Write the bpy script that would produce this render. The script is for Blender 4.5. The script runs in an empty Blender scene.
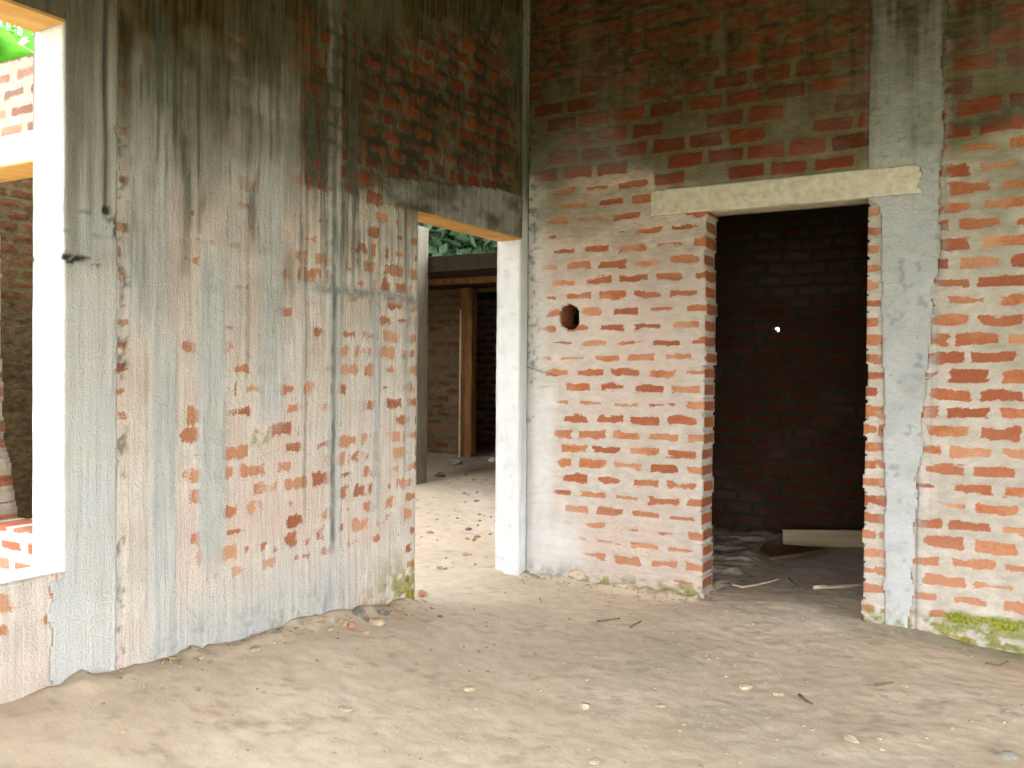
import bpy, bmesh, math, random
import numpy as np
random.seed(7)
S = bpy.context.scene
C = S.collection
# ------------------------------------------------------------------ camera
CAM = np.array([2.744, -4.840, 1.251]); FPX = 905.8
YAW, PIT, ROLL, SHY = 0.5325, 0.0125, 0.008, 1.87
_R = np.array([math.cos(YAW), math.sin(YAW), 0]); _F0 = np.array([-math.sin(YAW), math.cos(YAW), 0]); _Z = np.array([0, 0, 1.])
F_ = _F0*math.cos(PIT)-_Z*math.sin(PIT); _U = _Z*math.cos(PIT)+_F0*math.sin(PIT)
R_ = _R*math.cos(ROLL)+_U*math.sin(ROLL); U_ = _U*math.cos(ROLL)-_R*math.sin(ROLL)
def ray(u, v):
    return F_+R_*(u-512)/FPX-U_*(v-384+SHY)/FPX
def onx(u, v, X=0.0):                      # point of a plane x = X seen at a photo position -> (y, z)
    d = ray(u, v); t = (X-CAM[0])/d[0]; p = CAM+d*t; return p[1], p[2]
def ony(u, v, Y=0.0):
    d = ray(u, v); t = (Y-CAM[1])/d[1]; p = CAM+d*t; return p[0], p[2]
def onz(u, v, Z=0.0):
    d = ray(u, v); t = (Z-CAM[2])/d[2]; p = CAM+d*t; return p[0], p[1]
cd = bpy.data.cameras.new('camera'); cam = bpy.data.objects.new('camera', cd); C.objects.link(cam)
cd.sensor_width = 36; cd.lens = FPX*36/1024; cd.shift_y = -SHY/1024; cd.clip_start = 0.05
from mathutils import Matrix, Vector, noise as mnoise
cam.matrix_world = Matrix(((R_[0], U_[0], -F_[0], CAM[0]), (R_[1], U_[1], -F_[1], CAM[1]), (R_[2], U_[2], -F_[2], CAM[2]), (0, 0, 0, 1)))
S.camera = cam
# ------------------------------------------------------------------ numpy noise
def h2(i, j, s):
    n = (i.astype(np.int64)*374761393+j.astype(np.int64)*668265263+int(s)*974711) & 0x7fffffff
    n = ((n ^ (n >> 13))*1274126177) & 0x7fffffff
    n = ((n ^ (n >> 15))*1103515245+12345) & 0x7fffffff
    return ((n ^ (n >> 16)) & 0xffff)/65535.0
def vn(x, y, s=0):
    x = np.asarray(x, float); y = np.asarray(y, float)
    i = np.floor(x); j = np.floor(y); fx = x-i; fy = y-j
    fx = fx*fx*(3-2*fx); fy = fy*fy*(3-2*fy)
    a = h2(i, j, s); b = h2(i+1, j, s); c = h2(i, j+1, s); d = h2(i+1, j+1, s)
    return (a*(1-fx)+b*fx)*(1-fy)+(c*(1-fx)+d*fx)*fy
def fbm(x, y, s=0, o=4):
    r = 0; a = .5; n = 0
    for k in range(o):
        r = r+a*vn(x*2**k+13.7*k, y*2**k+7.1*k, s+k); n += a; a *= .55
    return r/n
def sm(a, b, x):
    t = np.clip((x-a)/(b-a), 0, 1); return t*t*(3-2*t)
def box(x, a, b, s):                        # soft box
    return sm(a-s, a+s, x)*(1-sm(b-s, b+s, x))
# ------------------------------------------------------------------ node materials
def lin(r, g, b, *_):
    f = lambda c: (c/12.92 if c <= .04045 else ((c+.055)/1.055)**2.4)
    return (f(r/255), f(g/255), f(b/255), 1)
class G:
    def __init__(s, name, rough=.95):
        s.m = bpy.data.materials.new(name); s.m.use_nodes = True
        s.t = s.m.node_tree; s.b = s.t.nodes['Principled BSDF']; s.b.inputs['Roughness'].default_value = rough
        s.b.inputs['Specular IOR Level'].default_value = .15
        s.tc = s.t.nodes.new('ShaderNodeTexCoord').outputs['Object']
    def set(s, sock, v):
        if hasattr(v, 'links') or isinstance(v, bpy.types.NodeSocket): s.t.links.new(v, sock)
        else: sock.default_value = v
    def attr(s, n):
        a = s.t.nodes.new('ShaderNodeAttribute'); a.attribute_name = n; return a.outputs['Fac']
    def math(s, op, a, b=0.0, clamp=False):
        n = s.t.nodes.new('ShaderNodeMath'); n.operation = op; n.use_clamp = clamp
        s.set(n.inputs[0], a); s.set(n.inputs[1], b); return n.outputs[0]
    def noise(s, scale, detail=4, vec=None, rough=.55):
        n = s.t.nodes.new('ShaderNodeTexNoise'); n.inputs['Scale'].default_value = scale
        n.inputs['Detail'].default_value = detail; n.inputs['Roughness'].default_value = rough
        v = s.tc
        if vec:
            m = s.t.nodes.new('ShaderNodeMapping'); m.inputs['Scale'].default_value = vec; s.t.links.new(s.tc, m.inputs['Vector']); v = m.outputs[0]
        s.t.links.new(v, n.inputs['Vector']); return n.outputs['Fac']
    def rng(s, v, a, b, c=0.0, d=1.0):
        n = s.t.nodes.new('ShaderNodeMapRange'); s.set(n.inputs[0], v)
        for k, q in enumerate((a, b, c, d)): n.inputs[k+1].default_value = q
        return n.outputs[0]
    def mix(s, f, a, b):
        n = s.t.nodes.new('ShaderNodeMix'); n.data_type = 'RGBA'
        s.set(n.inputs['Factor'], f); s.set(n.inputs[6], a); s.set(n.inputs[7], b); return n.outputs[2]
    def ramp(s, f, stops):
        n = s.t.nodes.new('ShaderNodeValToRGB'); e = n.color_ramp.elements
        while len(e) < len(stops): e.new(.5)
        for k, (p, c) in enumerate(stops): e[k].position = p; e[k].color = c
        s.set(n.inputs[0], f); return n.outputs[0]
    def out(s, col, bump=None, dist=.01, strength=.6):
        s.set(s.b.inputs['Base Color'], col)
        if bump is not None:
            n = s.t.nodes.new('ShaderNodeBump'); n.inputs['Distance'].default_value = dist; n.inputs['Strength'].default_value = strength
            s.set(n.inputs['Height'], bump); s.t.links.new(n.outputs[0], s.b.inputs['Normal'])
        return s.m

def wall_mat(name, vert, pale=0):
    g = G(name)
    n1 = g.noise(7, 6); n2 = g.noise(60, 5); n3 = g.noise(28, 4, vert)
    lime = g.mix(g.rng(n1, .3, .7), lin(203+22*pale, 194+23*pale, 182+26*pale), lin(183+25*pale, 173+26*pale, 160+28*pale))
    lime = g.mix(g.math('MULTIPLY', g.rng(n3, .38, .68), .55-.2*pale), lime, lin(158, 147, 136))
    lime = g.mix(g.math('MULTIPLY', g.rng(g.noise(120, 5), .55, .75), .5), lime, lin(140, 128, 116))
    pink = g.mix(g.rng(n2, .3, .7), lin(206, 164, 148), lin(196, 178, 166))
    lime = g.mix(g.attr('pink'), lime, pink)
    mort = g.mix(g.rng(n1, .3, .7), lin(124, 117, 92), lin(94, 85, 60))  # bare mortar, darkened to strengthen the painted shade higher up
    base = g.mix(g.attr('mortar'), lime, mort)
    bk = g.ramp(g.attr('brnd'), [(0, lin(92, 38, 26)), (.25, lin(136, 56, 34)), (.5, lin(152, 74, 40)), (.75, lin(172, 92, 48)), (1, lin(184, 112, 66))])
    bk = g.mix(g.rng(n2, .4, .72, 0, .6), bk, lin(118, 62, 42))
    bk = g.mix(g.attr('wash'), bk, lin(202, 162, 132))
    n4 = g.noise(95, 4, (1, 1, 1.6))
    ex = g.math('ADD', g.attr('expo'), g.math('MULTIPLY', g.math('SUBTRACT', n4, .5), 1.5))
    ex = g.math('MULTIPLY', g.rng(ex, .36, .66), g.rng(g.attr('expo'), .02, .2))
    c = g.mix(ex, base, bk)
    cem = g.mix(g.rng(n1, .3, .7), lin(160+26*pale, 164+25*pale, 165+24*pale), lin(178+24*pale, 177+22*pale, 172+18*pale))
    cem = g.mix(g.math('MULTIPLY', g.rng(n3, .4, .7), .45), cem, lin(148, 145, 136))
    c = g.mix(g.attr('grey'), c, cem)
    c = g.mix(g.attr('white'), c, g.mix(g.rng(n1, .3, .7), lin(222, 222, 222), lin(206, 206, 204)))
    grime_shade = g.mix(g.rng(n3, .35, .65), lin(82, 68, 35), lin(42, 33, 14))  # grime colour, darkened further to imitate light falling off upward
    c = g.mix(g.attr('dirt'), c, grime_shade)
    c = g.mix(g.attr('drip'), c, lin(74, 80, 68))
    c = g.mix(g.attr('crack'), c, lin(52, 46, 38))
    ms = g.mix(g.rng(n2, .35, .65), lin(92, 92, 36), lin(146, 152, 46))
    c = g.mix(g.attr('moss'), c, ms)
    hgt = g.math('ADD', g.math('MULTIPLY', n2, .9), g.noise(150, 4))
    hgt = g.math('ADD', hgt, g.math('MULTIPLY', g.noise(34, 5, vert), 1.6))
    return g.out(c, hgt, .008, .8)
M = {}
M['wall_v'] = wall_mat('weathered_brick_streaked', (1, 1.4, .10), .6)
M['wall_h'] = wall_mat('weathered_brick', (.5, .5, 1))

def simple(name, c1, c2, sc=12, dt=5, vec=None, bs=60, bd=.006, rough=.95):
    g = G(name, rough); n = g.noise(sc, dt, vec)
    return g.out(g.mix(g.rng(n, .3, .7), c1, c2), g.noise(bs, 5, vec), bd, .7)
M['concrete_pale'] = simple('pale_concrete', lin(208, 200, 182), lin(180, 168, 146), 26)
M['concrete_grey'] = simple('grey_concrete', lin(150, 146, 130), lin(120, 114, 98), 9, vec=(1, 1, .25))
M['concrete_dim'] = simple('darker_concrete', lin(128, 122, 104), lin(100, 94, 78), 9, vec=(1, 1, .25))  # grey concrete in a darker tone
M['dark_tone'] = simple('dark_concrete', lin(62, 54, 44), lin(44, 38, 30), 6)  # very dark concrete for the low ceiling and far slab
M['ochre'] = simple('ochre_soffit', lin(204, 162, 100), lin(176, 132, 76), 14, vec=(1, .3, 1))
M['wood_pale'] = simple('weathered_pale_wood', lin(206, 188, 154), lin(182, 162, 128), 10, vec=(.25, 2, 3), bs=40)
M['wood_brown'] = simple('brown_wood', lin(150, 112, 70), lin(104, 74, 44), 10, vec=(2, 2, .3), bs=40)
M['plank'] = simple('old_plank_wood', lin(132, 104, 72), lin(96, 74, 50), 9, vec=(.3, 2, 2))
M['stick'] = simple('dry_stick', lin(214, 200, 176), lin(184, 166, 138), 25)
M['twig'] = simple('dark_twig', lin(136, 116, 92), lin(104, 86, 66), 25)
M['stone'] = simple('dusty_stone', lin(200, 182, 158), lin(170, 152, 128), 30)
M['stone_grey'] = simple('grey_rubble', lin(150, 146, 136), lin(110, 104, 94), 30)
M['clod'] = simple('earth_clod', lin(186, 166, 140), lin(160, 138, 112), 30)
M['brick_bit'] = simple('broken_brick', lin(186, 116, 84), lin(196, 160, 134), 30)
M['white_scrap'] = simple('white_scrap', lin(232, 230, 224), lin(214, 210, 202), 30)
M['slab'] = simple('ceiling_concrete', lin(104, 96, 80), lin(84, 76, 60), 4)
M['leaf'] = simple('bright_leaf', lin(96, 160, 54), lin(60, 120, 40), 6, bs=20, rough=.6)
M['leaf_dark'] = simple('dark_leaf', lin(58, 78, 52), lin(38, 56, 38), 6, bs=20, rough=.7)
M['bark'] = simple('bark', lin(110, 92, 70), lin(80, 64, 48), 18, vec=(1, 1, .3))
# leaves let light through
for k in ('leaf', 'leaf_dark'):
    t = M[k].node_tree; b = t.nodes['Principled BSDF']; tr = t.nodes.new('ShaderNodeBsdfTranslucent'); mx = t.nodes.new('ShaderNodeMixShader')
    src = b.inputs['Base Color'].links[0].from_socket; t.links.new(src, tr.inputs[0])
    mx.inputs[0].default_value = .4; t.links.new(b.outputs[0], mx.inputs[1]); t.links.new(tr.outputs[0], mx.inputs[2])
    t.links.new(mx.outputs[0], t.nodes['Material Output'].inputs[0])
g = G('packed_earth')
n1 = g.noise(1.3, 5); n2 = g.noise(14, 6); n3 = g.noise(90, 4)
c = g.mix(g.rng(n1, .35, .65), lin(224, 207, 186), lin(210, 191, 168))
c = g.mix(g.rng(n2, .42, .72, 0, .45), c, lin(186, 164, 138))
c = g.mix(g.rng(n3, .55, .75, 0, .5), c, lin(214, 198, 174))
c = g.mix(g.attr('damp'), c, g.mix(g.rng(n2, .3, .7), lin(160, 152, 138), lin(134, 124, 106)))
c = g.mix(g.attr('dark'), c, lin(96, 78, 58))
c = g.mix(g.attr('moss'), c, lin(120, 116, 50))
M['earth'] = g.out(c, g.math('ADD', g.math('MULTIPLY', n2, 1.2), g.math('MULTIPLY', n3, .3)), .009, .5)
M['ground'] = simple('outdoor_ground', lin(128, 132, 84), lin(104, 108, 66), 2)

# ------------------------------------------------------------------ object helpers
def link(name, me, mat=None, parent=None):
    o = bpy.data.objects.new(name, me); C.objects.link(o)
    if mat is not None: me.materials.append(M[mat] if isinstance(mat, str) else mat)
    if parent: o.parent = parent
    return o
def tag(o, label=None, cat=None, group=None, kind=None):
    if label: o['label'] = label
    if cat: o['category'] = cat
    if group: o['group'] = group
    if kind: o['kind'] = kind
    return o
def empty(name, loc, label, cat, group=None):
    o = bpy.data.objects.new(name, None); C.objects.link(o); o.location = loc; o.empty_display_size = .1
    return tag(o, label, cat, group)
def from_bm(name, bm, mat, parent=None, smooth=False):
    me = bpy.data.meshes.new(name); bmesh.ops.recalc_face_normals(bm, faces=bm.faces); bm.to_mesh(me); bm.free()
    if smooth:
        for p in me.polygons: p.use_smooth = True
    return link(name, me, mat, parent)
def rough_box(name, lo, hi, mat, parent=None, seg=.06, amp=.004, seed=0, bevel=.006, rot=None):
    bm = bmesh.new(); bmesh.ops.create_cube(bm, size=1)
    for v in bm.verts: v.co = Vector([lo[k]+(v.co[k]+.5)*(hi[k]-lo[k]) for k in range(3)])
    if bevel: bmesh.ops.bevel(bm, geom=bm.edges[:]+bm.verts[:], offset=bevel, segments=2, affect='EDGES', profile=.5)
    for k in range(3):
        n = min(60, int((hi[k]-lo[k])/seg))
        for q in range(1, n):
            co = Vector((0, 0, 0)); co[k] = lo[k]+(hi[k]-lo[k])*q/n; no = Vector((0, 0, 0)); no[k] = 1
            bmesh.ops.bisect_plane(bm, geom=bm.verts[:]+bm.edges[:]+bm.faces[:], plane_co=co, plane_no=no)
    for v in bm.verts:
        v.co += Vector(mnoise.noise_vector(v.co*9+Vector((seed*3.1, seed, 0))))*amp
    if rot is not None:
        c = Vector([(lo[k]+hi[k])/2 for k in range(3)])
        bmesh.ops.rotate(bm, cent=c, matrix=rot, verts=bm.verts)
    return from_bm(name, bm, mat, parent)

def make_mesh(name, V, Fc, attrs, mat):
    me = bpy.data.meshes.new(name); n = len(Fc)
    me.vertices.add(len(V)); me.vertices.foreach_set('co', np.ascontiguousarray(V, dtype=np.float32).ravel())
    me.loops.add(n*4); me.loops.foreach_set('vertex_index', np.ascontiguousarray(Fc, dtype=np.int32).ravel())
    me.polygons.add(n); me.polygons.foreach_set('loop_start', np.arange(0, n*4, 4, dtype=np.int32))
    me.update(calc_edges=True)
    for k, a in attrs.items():
        at = me.attributes.new(k, 'FLOAT', 'POINT'); at.data.foreach_set('value', np.ascontiguousarray(a, dtype=np.float32))
    return link(name, me, mat)
ATT = ['expo', 'brnd', 'pink', 'mortar', 'wash', 'grey', 'white', 'dirt', 'drip', 'crack', 'moss']
def panel(name, A, Z, mask, frame, T, fields, mat, K=6, reveal=None, flip=False, backfields=None):
    """one wall piece with real thickness: displaced front, flat back, closed edges.
    frame(a, z, off) -> xyz; off = 0 front, -T back.  fields(a, z) -> (dict, displacement)"""
    na, nz = len(A), len(Z)
    AA, ZZ = np.meshgrid(A, Z, indexing='ij'); a = AA.ravel(); z = ZZ.ravel()
    idx = np.arange(na*nz).reshape(na, nz)
    f, d = fields(a, z)
    N = na*nz
    ci, cj = np.nonzero(mask)
    q = np.stack([idx[ci, cj], idx[ci+1, cj], idx[ci+1, cj+1], idx[ci, cj+1]], 1)
    faces = [q[:, ::-1] if flip else q, (q+N) if flip else (q+N)[:, ::-1]]
    fb = (backfields or fields)(a, z)[0]
    P = [frame(a, z, d), frame(a, z, np.full(N, -T)+.004*(vn(a*14, z*14, 5)-.5))]
    at = {k: [np.broadcast_to(f.get(k, 0.), (N,)), np.broadcast_to(fb.get(k, 0.), (N,))] for k in ATT}
    m = np.zeros((na+1, nz+1), bool); m[1:-1, 1:-1] = mask
    E = []
    i, j = np.nonzero(m[1:, :]  != m[:-1, :])           # edges along z at column i
    for i_, j_ in zip(i, j):
        inside_right = m[i_+1, j_]
        e = (idx[i_, j_-1], idx[i_, j_]); E.append(e if inside_right else e[::-1])
    i, j = np.nonzero(m[:, 1:] != m[:, :-1])
    for i_, j_ in zip(i, j):
        up = m[i_, j_+1]
        e = (idx[i_-1, j_], idx[i_, j_]); E.append(e[::-1] if up else e)
    E = np.array(E)
    bv = np.unique(E); mp = np.full(N, -1); mp[bv] = np.arange(len(bv)); nb = len(bv)
    off0 = 2*N
    lay = [bv]
    for k in range(1, K):
        t = k/K
        off = d[bv]*(1-t)-T*t
        P.append(frame(a[bv]+.004*(vn(z[bv]*30, off*30, 3)-.5), z[bv]+.003*(vn(a[bv]*30, off*30+9, 4)-.5), off))
        fr = (reveal or (lambda aa, zz, oo: fields(aa, zz)[0]))(a[bv], z[bv], off)
        for kk in ATT: at[kk].append(np.broadcast_to(fr.get(kk, 0.), (nb,)))
        lay.append(off0+(k-1)*nb+np.arange(nb))
    lay.append(bv+N)
    for k in range(K):
        L0, L1 = lay[k], lay[k+1]
        e0, e1 = mp[E[:, 0]], mp[E[:, 1]]
        qq = np.stack([L0[e0], L0[e1], L1[e1], L1[e0]], 1)
        faces.append(qq[:, ::-1] if flip else qq)
    V = np.concatenate(P, 0); Fc = np.concatenate(faces, 0)
    used = np.unique(Fc); rm = np.full(len(V), -1); rm[used] = np.arange(len(used))
    return make_mesh(name, V[used], rm[Fc], {k: np.concatenate(v)[used] for k, v in at.items()}, mat)
def axis(stops, step):
    out = []
    for p, q in zip(stops[:-1], stops[1:]):
        n = max(1, int(round((q-p)/step))); out.append(np.linspace(p, q, n, endpoint=False))
    return np.concatenate(out+[np.array([stops[-1]])])
def mids(A): return (A[1:]+A[:-1])/2

def bricks(a, z, rows, length=.222, seed=0, warp=.007):
    """rows = ascending bed heights; returns distance inside the nearest brick's edge and a random number per brick"""
    a = a+warp*(vn(a*9, z*9, seed+1)-.5)*2+.25*warp*(vn(a*40, z*40, seed+2)-.5)
    z = z+warp*1.1*(vn(a*5, z*14, seed+3)-.5)*2
    r = np.clip(np.searchsorted(rows, z)-1, 0, len(rows)-2)
    z0 = rows[r]; z1 = rows[r+1]
    rr = h2(r, r*0+3, seed+5)
    s = (a+(r % 2)*length*.5+(rr-.5)*.05)/length
    b = np.floor(s); fx = (s-b)*length
    j0 = .012*(h2(b, r, seed+7)); j1 = .012*(h2(b+31, r, seed+8))
    dx = np.minimum(fx-.006-j0, length-.004-fx-j1)
    dz = np.minimum(z-z0-.006-.003*h2(b, r, seed+9), z1-z-.007)
    return np.minimum(dx, dz), h2(b, r, seed+11), h2(b, r, seed+12), dz
def rows_from(z0, z1, p, seed):
    out = [z0]; k = 0; rnd = random.Random(seed)
    while out[-1] < z1:
        pp = p(out[-1]) if callable(p) else p
        out.append(out[-1]+pp*(1+rnd.uniform(-.05, .05)))
    return np.array(out)

# ================================================================== LEFT WALL (plane x = 0, room on +x)
TL = .17
YD1, YD2, ZL = -1.138, -.086, 2.055
YW, ZW, ZS = -3.041, 2.374, .584
YC = onx(117, 400)[0]
HT = 3.62
def Ly(u): return onx(u, 372)[0]
def Lz(u, v): return onx(u, v)[1]
rowsL = rows_from(-.15, 3.9, .0805, 4)
def left_fields(y, z):
    d, r1, r2, dz = bricks(y, z, rowsL, .165, 20)
    big = fbm(y*1.6, z*1.6, 31); mid = fbm(y*6, z*6, 32); fine = fbm(y*26, z*26, 33, 3)
    strk = fbm(y*22, z*1.3, 34); strk2 = fbm(y*55, z*2.2, 35)
    zrough = Lz(400, 178)
    ragged = .16*(big-.5)*2+.10*(mid-.5)*2
    # zone of stripped, bare brick high up
    y0, y1 = Ly(296), Ly(497)
    zlow = np.interp(y, [Ly(285), Ly(300), Ly(330), Ly(370), Ly(385), Ly(430), Ly(500)], [Lz(285, 60), Lz(300, 178), Lz(330, 190), Lz(370, 185), Lz(385, 182), Lz(430, 184), Lz(500, 190)])
    bare = box(y+ragged, y0+.06, y1+.1, .05)*sm(-.03, .03, z-zlow+.05*(mid-.5))*(1-sm(-.1, .12, z-np.interp(y, [y0, y1], [Lz(296, 35), Lz(497, 22)])+ragged))
    semi = box(y+ragged, Ly(270), Ly(368), .05)*bare          # left half still half plastered
    hole = bare*(1-semi*.75)
    low = 1-sm(Lz(300, 215), Lz(300, 150), z+.15*(big-.5))
    thr = .0125+.034*(mid-.5)+.020*(big-.5)
    # lines where the courses show best
    thr = thr-.016*box(y, Ly(280), Ly(450), .12)*box(z, Lz(340, 290), Lz(340, 190), .06)
    thr = thr-.012*box(y, Ly(180), Ly(420), .1)*box(z, Lz(300, 560), Lz(300, 420), .1)
    thr = thr+.05*(1-sm(Lz(300, 600), Lz(300, 540), z))
    thr = thr+.03*sm(.55, .8, r2)
    thr = thr+.035*(1-sm(Ly(172), Ly(190), y))*(y > YW+.05)-.006*(y < YW)+.02*sm(Ly(240), Ly(225), y)*sm(Lz(220, 270), Lz(220, 220), z)
    edge = sm(Ly(404), Ly(408), y)
    thr = thr*(1-edge)+.012*edge
    thr = thr*(1-hole)+(.003+.030*np.maximum(mid-.45, 0)+.02*np.maximum(r2-.75, 0))*hole
    strk3 = fbm(y*46, z*7, 36); nz = .034*(strk3-.5)+.020*(fine-.5)
    expo = sm(-.006, .012, d-np.maximum(thr, .002)+nz)
    expo = np.where(low > .3, expo, expo*(.35+.65*hole))
    expo = expo*(1-low*(1-edge)*(.12+.6*sm(.45, .66, fbm(y*14, z*5, 37))))
    # torn brick faces peeping through the grimy upper render
    tq = fbm(y*9, z*9, 38)
    pe = np.zeros_like(y)
    for u0, u1, v0, v1, k in ((296, 372, 20, 188, .060), (222, 250, 20, 160, .034), (186, 198, 130, 215, .040), (176, 192, 60, 130, .02), (118, 126, 110, 150, .06)):
        pe = np.maximum(pe, k*box(y+.03*(mid-.5), Ly(u0), Ly(u1), .03)*box(z, Lz((u0+u1)/2, v1), Lz((u0+u1)/2, v0), .05))
    expo = np.maximum(expo, .9*sm(.0, .012, d-.045+pe-.05*np.abs(tq-.5)+.022*(fine-.5))*sm(0, .01, d)*(pe > .003))
    wash = low*(.25+.65*r1)*(1-hole)*.8
    # cement smears running down the wall
    grey = np.zeros_like(y)
    for u0, u1, v0, v1, s, k in ((150, 176, 330, 660, .012, .95), (199, 226, 250, 560, .012, .95), (224, 242, 0, 330, .02, .5), (258, 283, 60, 420, .014, .8), (327, 341, 0, 560, .008, .8),
                                 (118, 170, 60, 330, .05, .8), (176, 300, 60, 200, .05, .55), (372, 380, 300, 520, .006, .7), (300, 304, 170, 420, .004, .5), (405, 411, 225, 480, .006, .6), (150, 420, 286, 296, .03, .0)):
        w = .012*(vn(z*7, y*0+u0, 41)-.5)
        grey = np.maximum(grey, k*box(y+w, Ly(u0), Ly(u1), s)*box(z+.2*(strk-.5), Lz((u0+u1)/2, v1), Lz((u0+u1)/2, v0), .09))
    grey = np.maximum(grey, .9*box(y, Ly(150), Ly(350), .15)*(1-sm(Lz(250, 625), Lz(250, 550), z+.10*(mid-.5))))
    grey = np.maximum(grey, .55*box(z+.01*(mid-.5), Lz(350, 299), Lz(350, 286), .012)*sm(Ly(285), Ly(310), y))
    grey = grey*(1-.8*hole)
    white = .75*box(y, Ly(117), Ly(260), .06)*(1-sm(Lz(190, 665), Lz(190, 645), z+.05*(mid-.5)))
    # drip lines
    drip = np.zeros_like(y)
    for u, w, v0, v1, k in ((333, .012, -60, 548, .85), (305.5, .005, 40, 520, .8), (247, .005, 10, 380, .6), (378, .004, 290, 512, .55), (352, .005, 20, 290, .55), (257, .006, -40, 130, .8), (341, .004, 60, 300, .5),
                            (271, .004, 60, 330, .4), (290, .004, 0, 150, .5), (225, .004, 0, 120, .5), (318, .004, 0, 180, .4), (240, .004, 90, 200, .4), (405, .008, 200, 480, .45), (165, .004, 40, 160, .4), (192, .004, 30, 140, .35), (146, .006, 260, 620, .35)):
        yy = Ly(u)+.004*(vn(z*5, z*0+u, 43)-.5)
        drip = np.maximum(drip, k*(1-sm(w*.5, w*1.6, np.abs(y-yy)))*box(z, Lz(u, v1), Lz(u, v0), .06)*(.55+.45*vn(z*20, y*0+u, 44)))
    drip = np.maximum(drip, .5*box(z+.012*(mid-.5), Lz(350, 296), Lz(350, 288), .008)*sm(Ly(295), Ly(330), y)*sm(.35, .6, fine+.1))
    drip = np.maximum(drip, .85*sm(.52, .68, strk2)*sm(.30, .55, fbm(y*8, z*3, 45))*sm(Lz(300, 420), Lz(300, 140), z))
    drip = np.maximum(drip, .4*(1-sm(Lz(250, 640), Lz(250, 590), z))*sm(.5, .7, fine)*box(y, Ly(160), Ly(330), .1))
    # brown-olive grime high on the wall, hanging down in tongues, deepened to paint the upper shade
    dl = z-np.interp(y, [Ly(70), Ly(130), Ly(250), Ly(420)], [Lz(70, 130), Lz(130, 110), Lz(250, 105), Lz(420, 190)])+.5*(strk-.5)+.25*(strk2-.5)
    dirt = np.clip(.22*sm(Lz(250, 470), Lz(250, 250), z)*sm(.25, .7, mid)+1.0*sm(-.55, .36, dl)*(1-.35*hole)*(.88+.5*(mid-.5))*(1-.35*expo), 0, 1)
    dirt = dirt*(1-.2*grey)
    rim = sm(.12, .5, bare)*(1-sm(.5, .88, bare))
    crack = np.maximum(.45*rim*sm(.5, .65, fine), .85*hole*(1-expo)*sm(.30, .60, mid))
    # broken strip beside the column
    bs = box(y+.02*(mid-.5), YC-.005, YC+.045, .012)
    crack = np.maximum(crack, .6*bs*sm(.58, .68, fbm(y*34, z*26, 52, 3)))
    expo = np.maximum(expo*(1-bs), bs*sm(.0, .012, d-.012+.02*(fine-.5))*.8*sm(Lz(120, 640), Lz(120, 560), z)*sm(.35, .5, big))
    grey = grey*(1-bs*.5)
    moss = .85*sm(Ly(340), Ly(405), y+.15*(mid-.5))*(1-sm(Lz(410, 590), Lz(410, 535), z+.05*(mid-.5)))*sm(.38, .58, fine)
    moss = np.maximum(moss, .55*box(y, Ly(250), Ly(270), .02)*box(z, Lz(260, 446), Lz(260, 434), .012)*sm(.4, .6, fine))
    pink = low*.4*sm(.35, .62, big*.6+mid*.4)*(1-grey)
    disp = .010*(mid-.5)+.006*(fine-.5)-.004*expo*low+.008*expo*hole-.018*hole+.030*hole*(fbm(y*13, z*13, 39)-.5)+.006*grey-.008*crack+.004*(r1-.5)*hole
    return dict(expo=expo*(1-.0*grey), brnd=np.clip(.4*r1*(1-low)+(.4+.6*r1)*low, 0, 1), pink=pink, mortar=np.clip(1-low+hole, 0, 1)*.9, wash=wash, grey=grey, white=white, dirt=dirt, drip=drip, crack=crack, moss=moss), disp
def left_reveal(y, z, o):
    f, _ = left_fields(y, z)
    s_ = (y < YW+.001)*(np.abs(z-ZS) < .03)
    f['white'] = np.maximum(f['white'], .9*s_); f['expo'] = f['expo']*(1-s_)
    return f
def frL(a, z, off): return np.stack([off+0*a, a, z], 1)
AL = axis([-4.4, YW, YC, YD1, YD2, 0.0], .010)
ZLN = axis([-.15, ZS, ZL, 2.235, ZW, HT], .010)
am = mids(AL)[:, None]+0*mids(ZLN)[None, :]; zm = mids(ZLN)[None, :]+0*mids(AL)[:, None]
lin_y0 = Ly(384)+.03*(vn(zm*25, zm*0, 3)-.5)
lint_top = np.interp(am, [Ly(384), Ly(500)], [Lz(384, 177), Lz(500, 189)])
is_door = (am > YD1) & (am < YD2) & (zm < ZL)
is_lint = (am > lin_y0) & (am < YD2) & (zm > ZL) & (zm < lint_top)
is_ccol = (am > YD2)
colL = np.where(zm < ZS-.02, onx(50, 600)[0]+.02*(vn(zm*20, zm*0+4, 3)-.5), YW)
is_col = (am > colL) & (am < YC+.012*(vn(zm*30, zm*0+1, 3)-.5))
is_win = (am < YW) & (zm > ZS) & (zm < ZW)
is_wlint = (am < YW) & (zm > ZW) & (zm < ZW+.30)
brickL = ~(is_door | is_lint | is_ccol | is_col | is_win | is_wlint)
tag(panel('wall_left', AL, ZLN, brickL, frL, TL, left_fields, 'wall_v', K=5, reveal=left_reveal), kind='structure')

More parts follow.
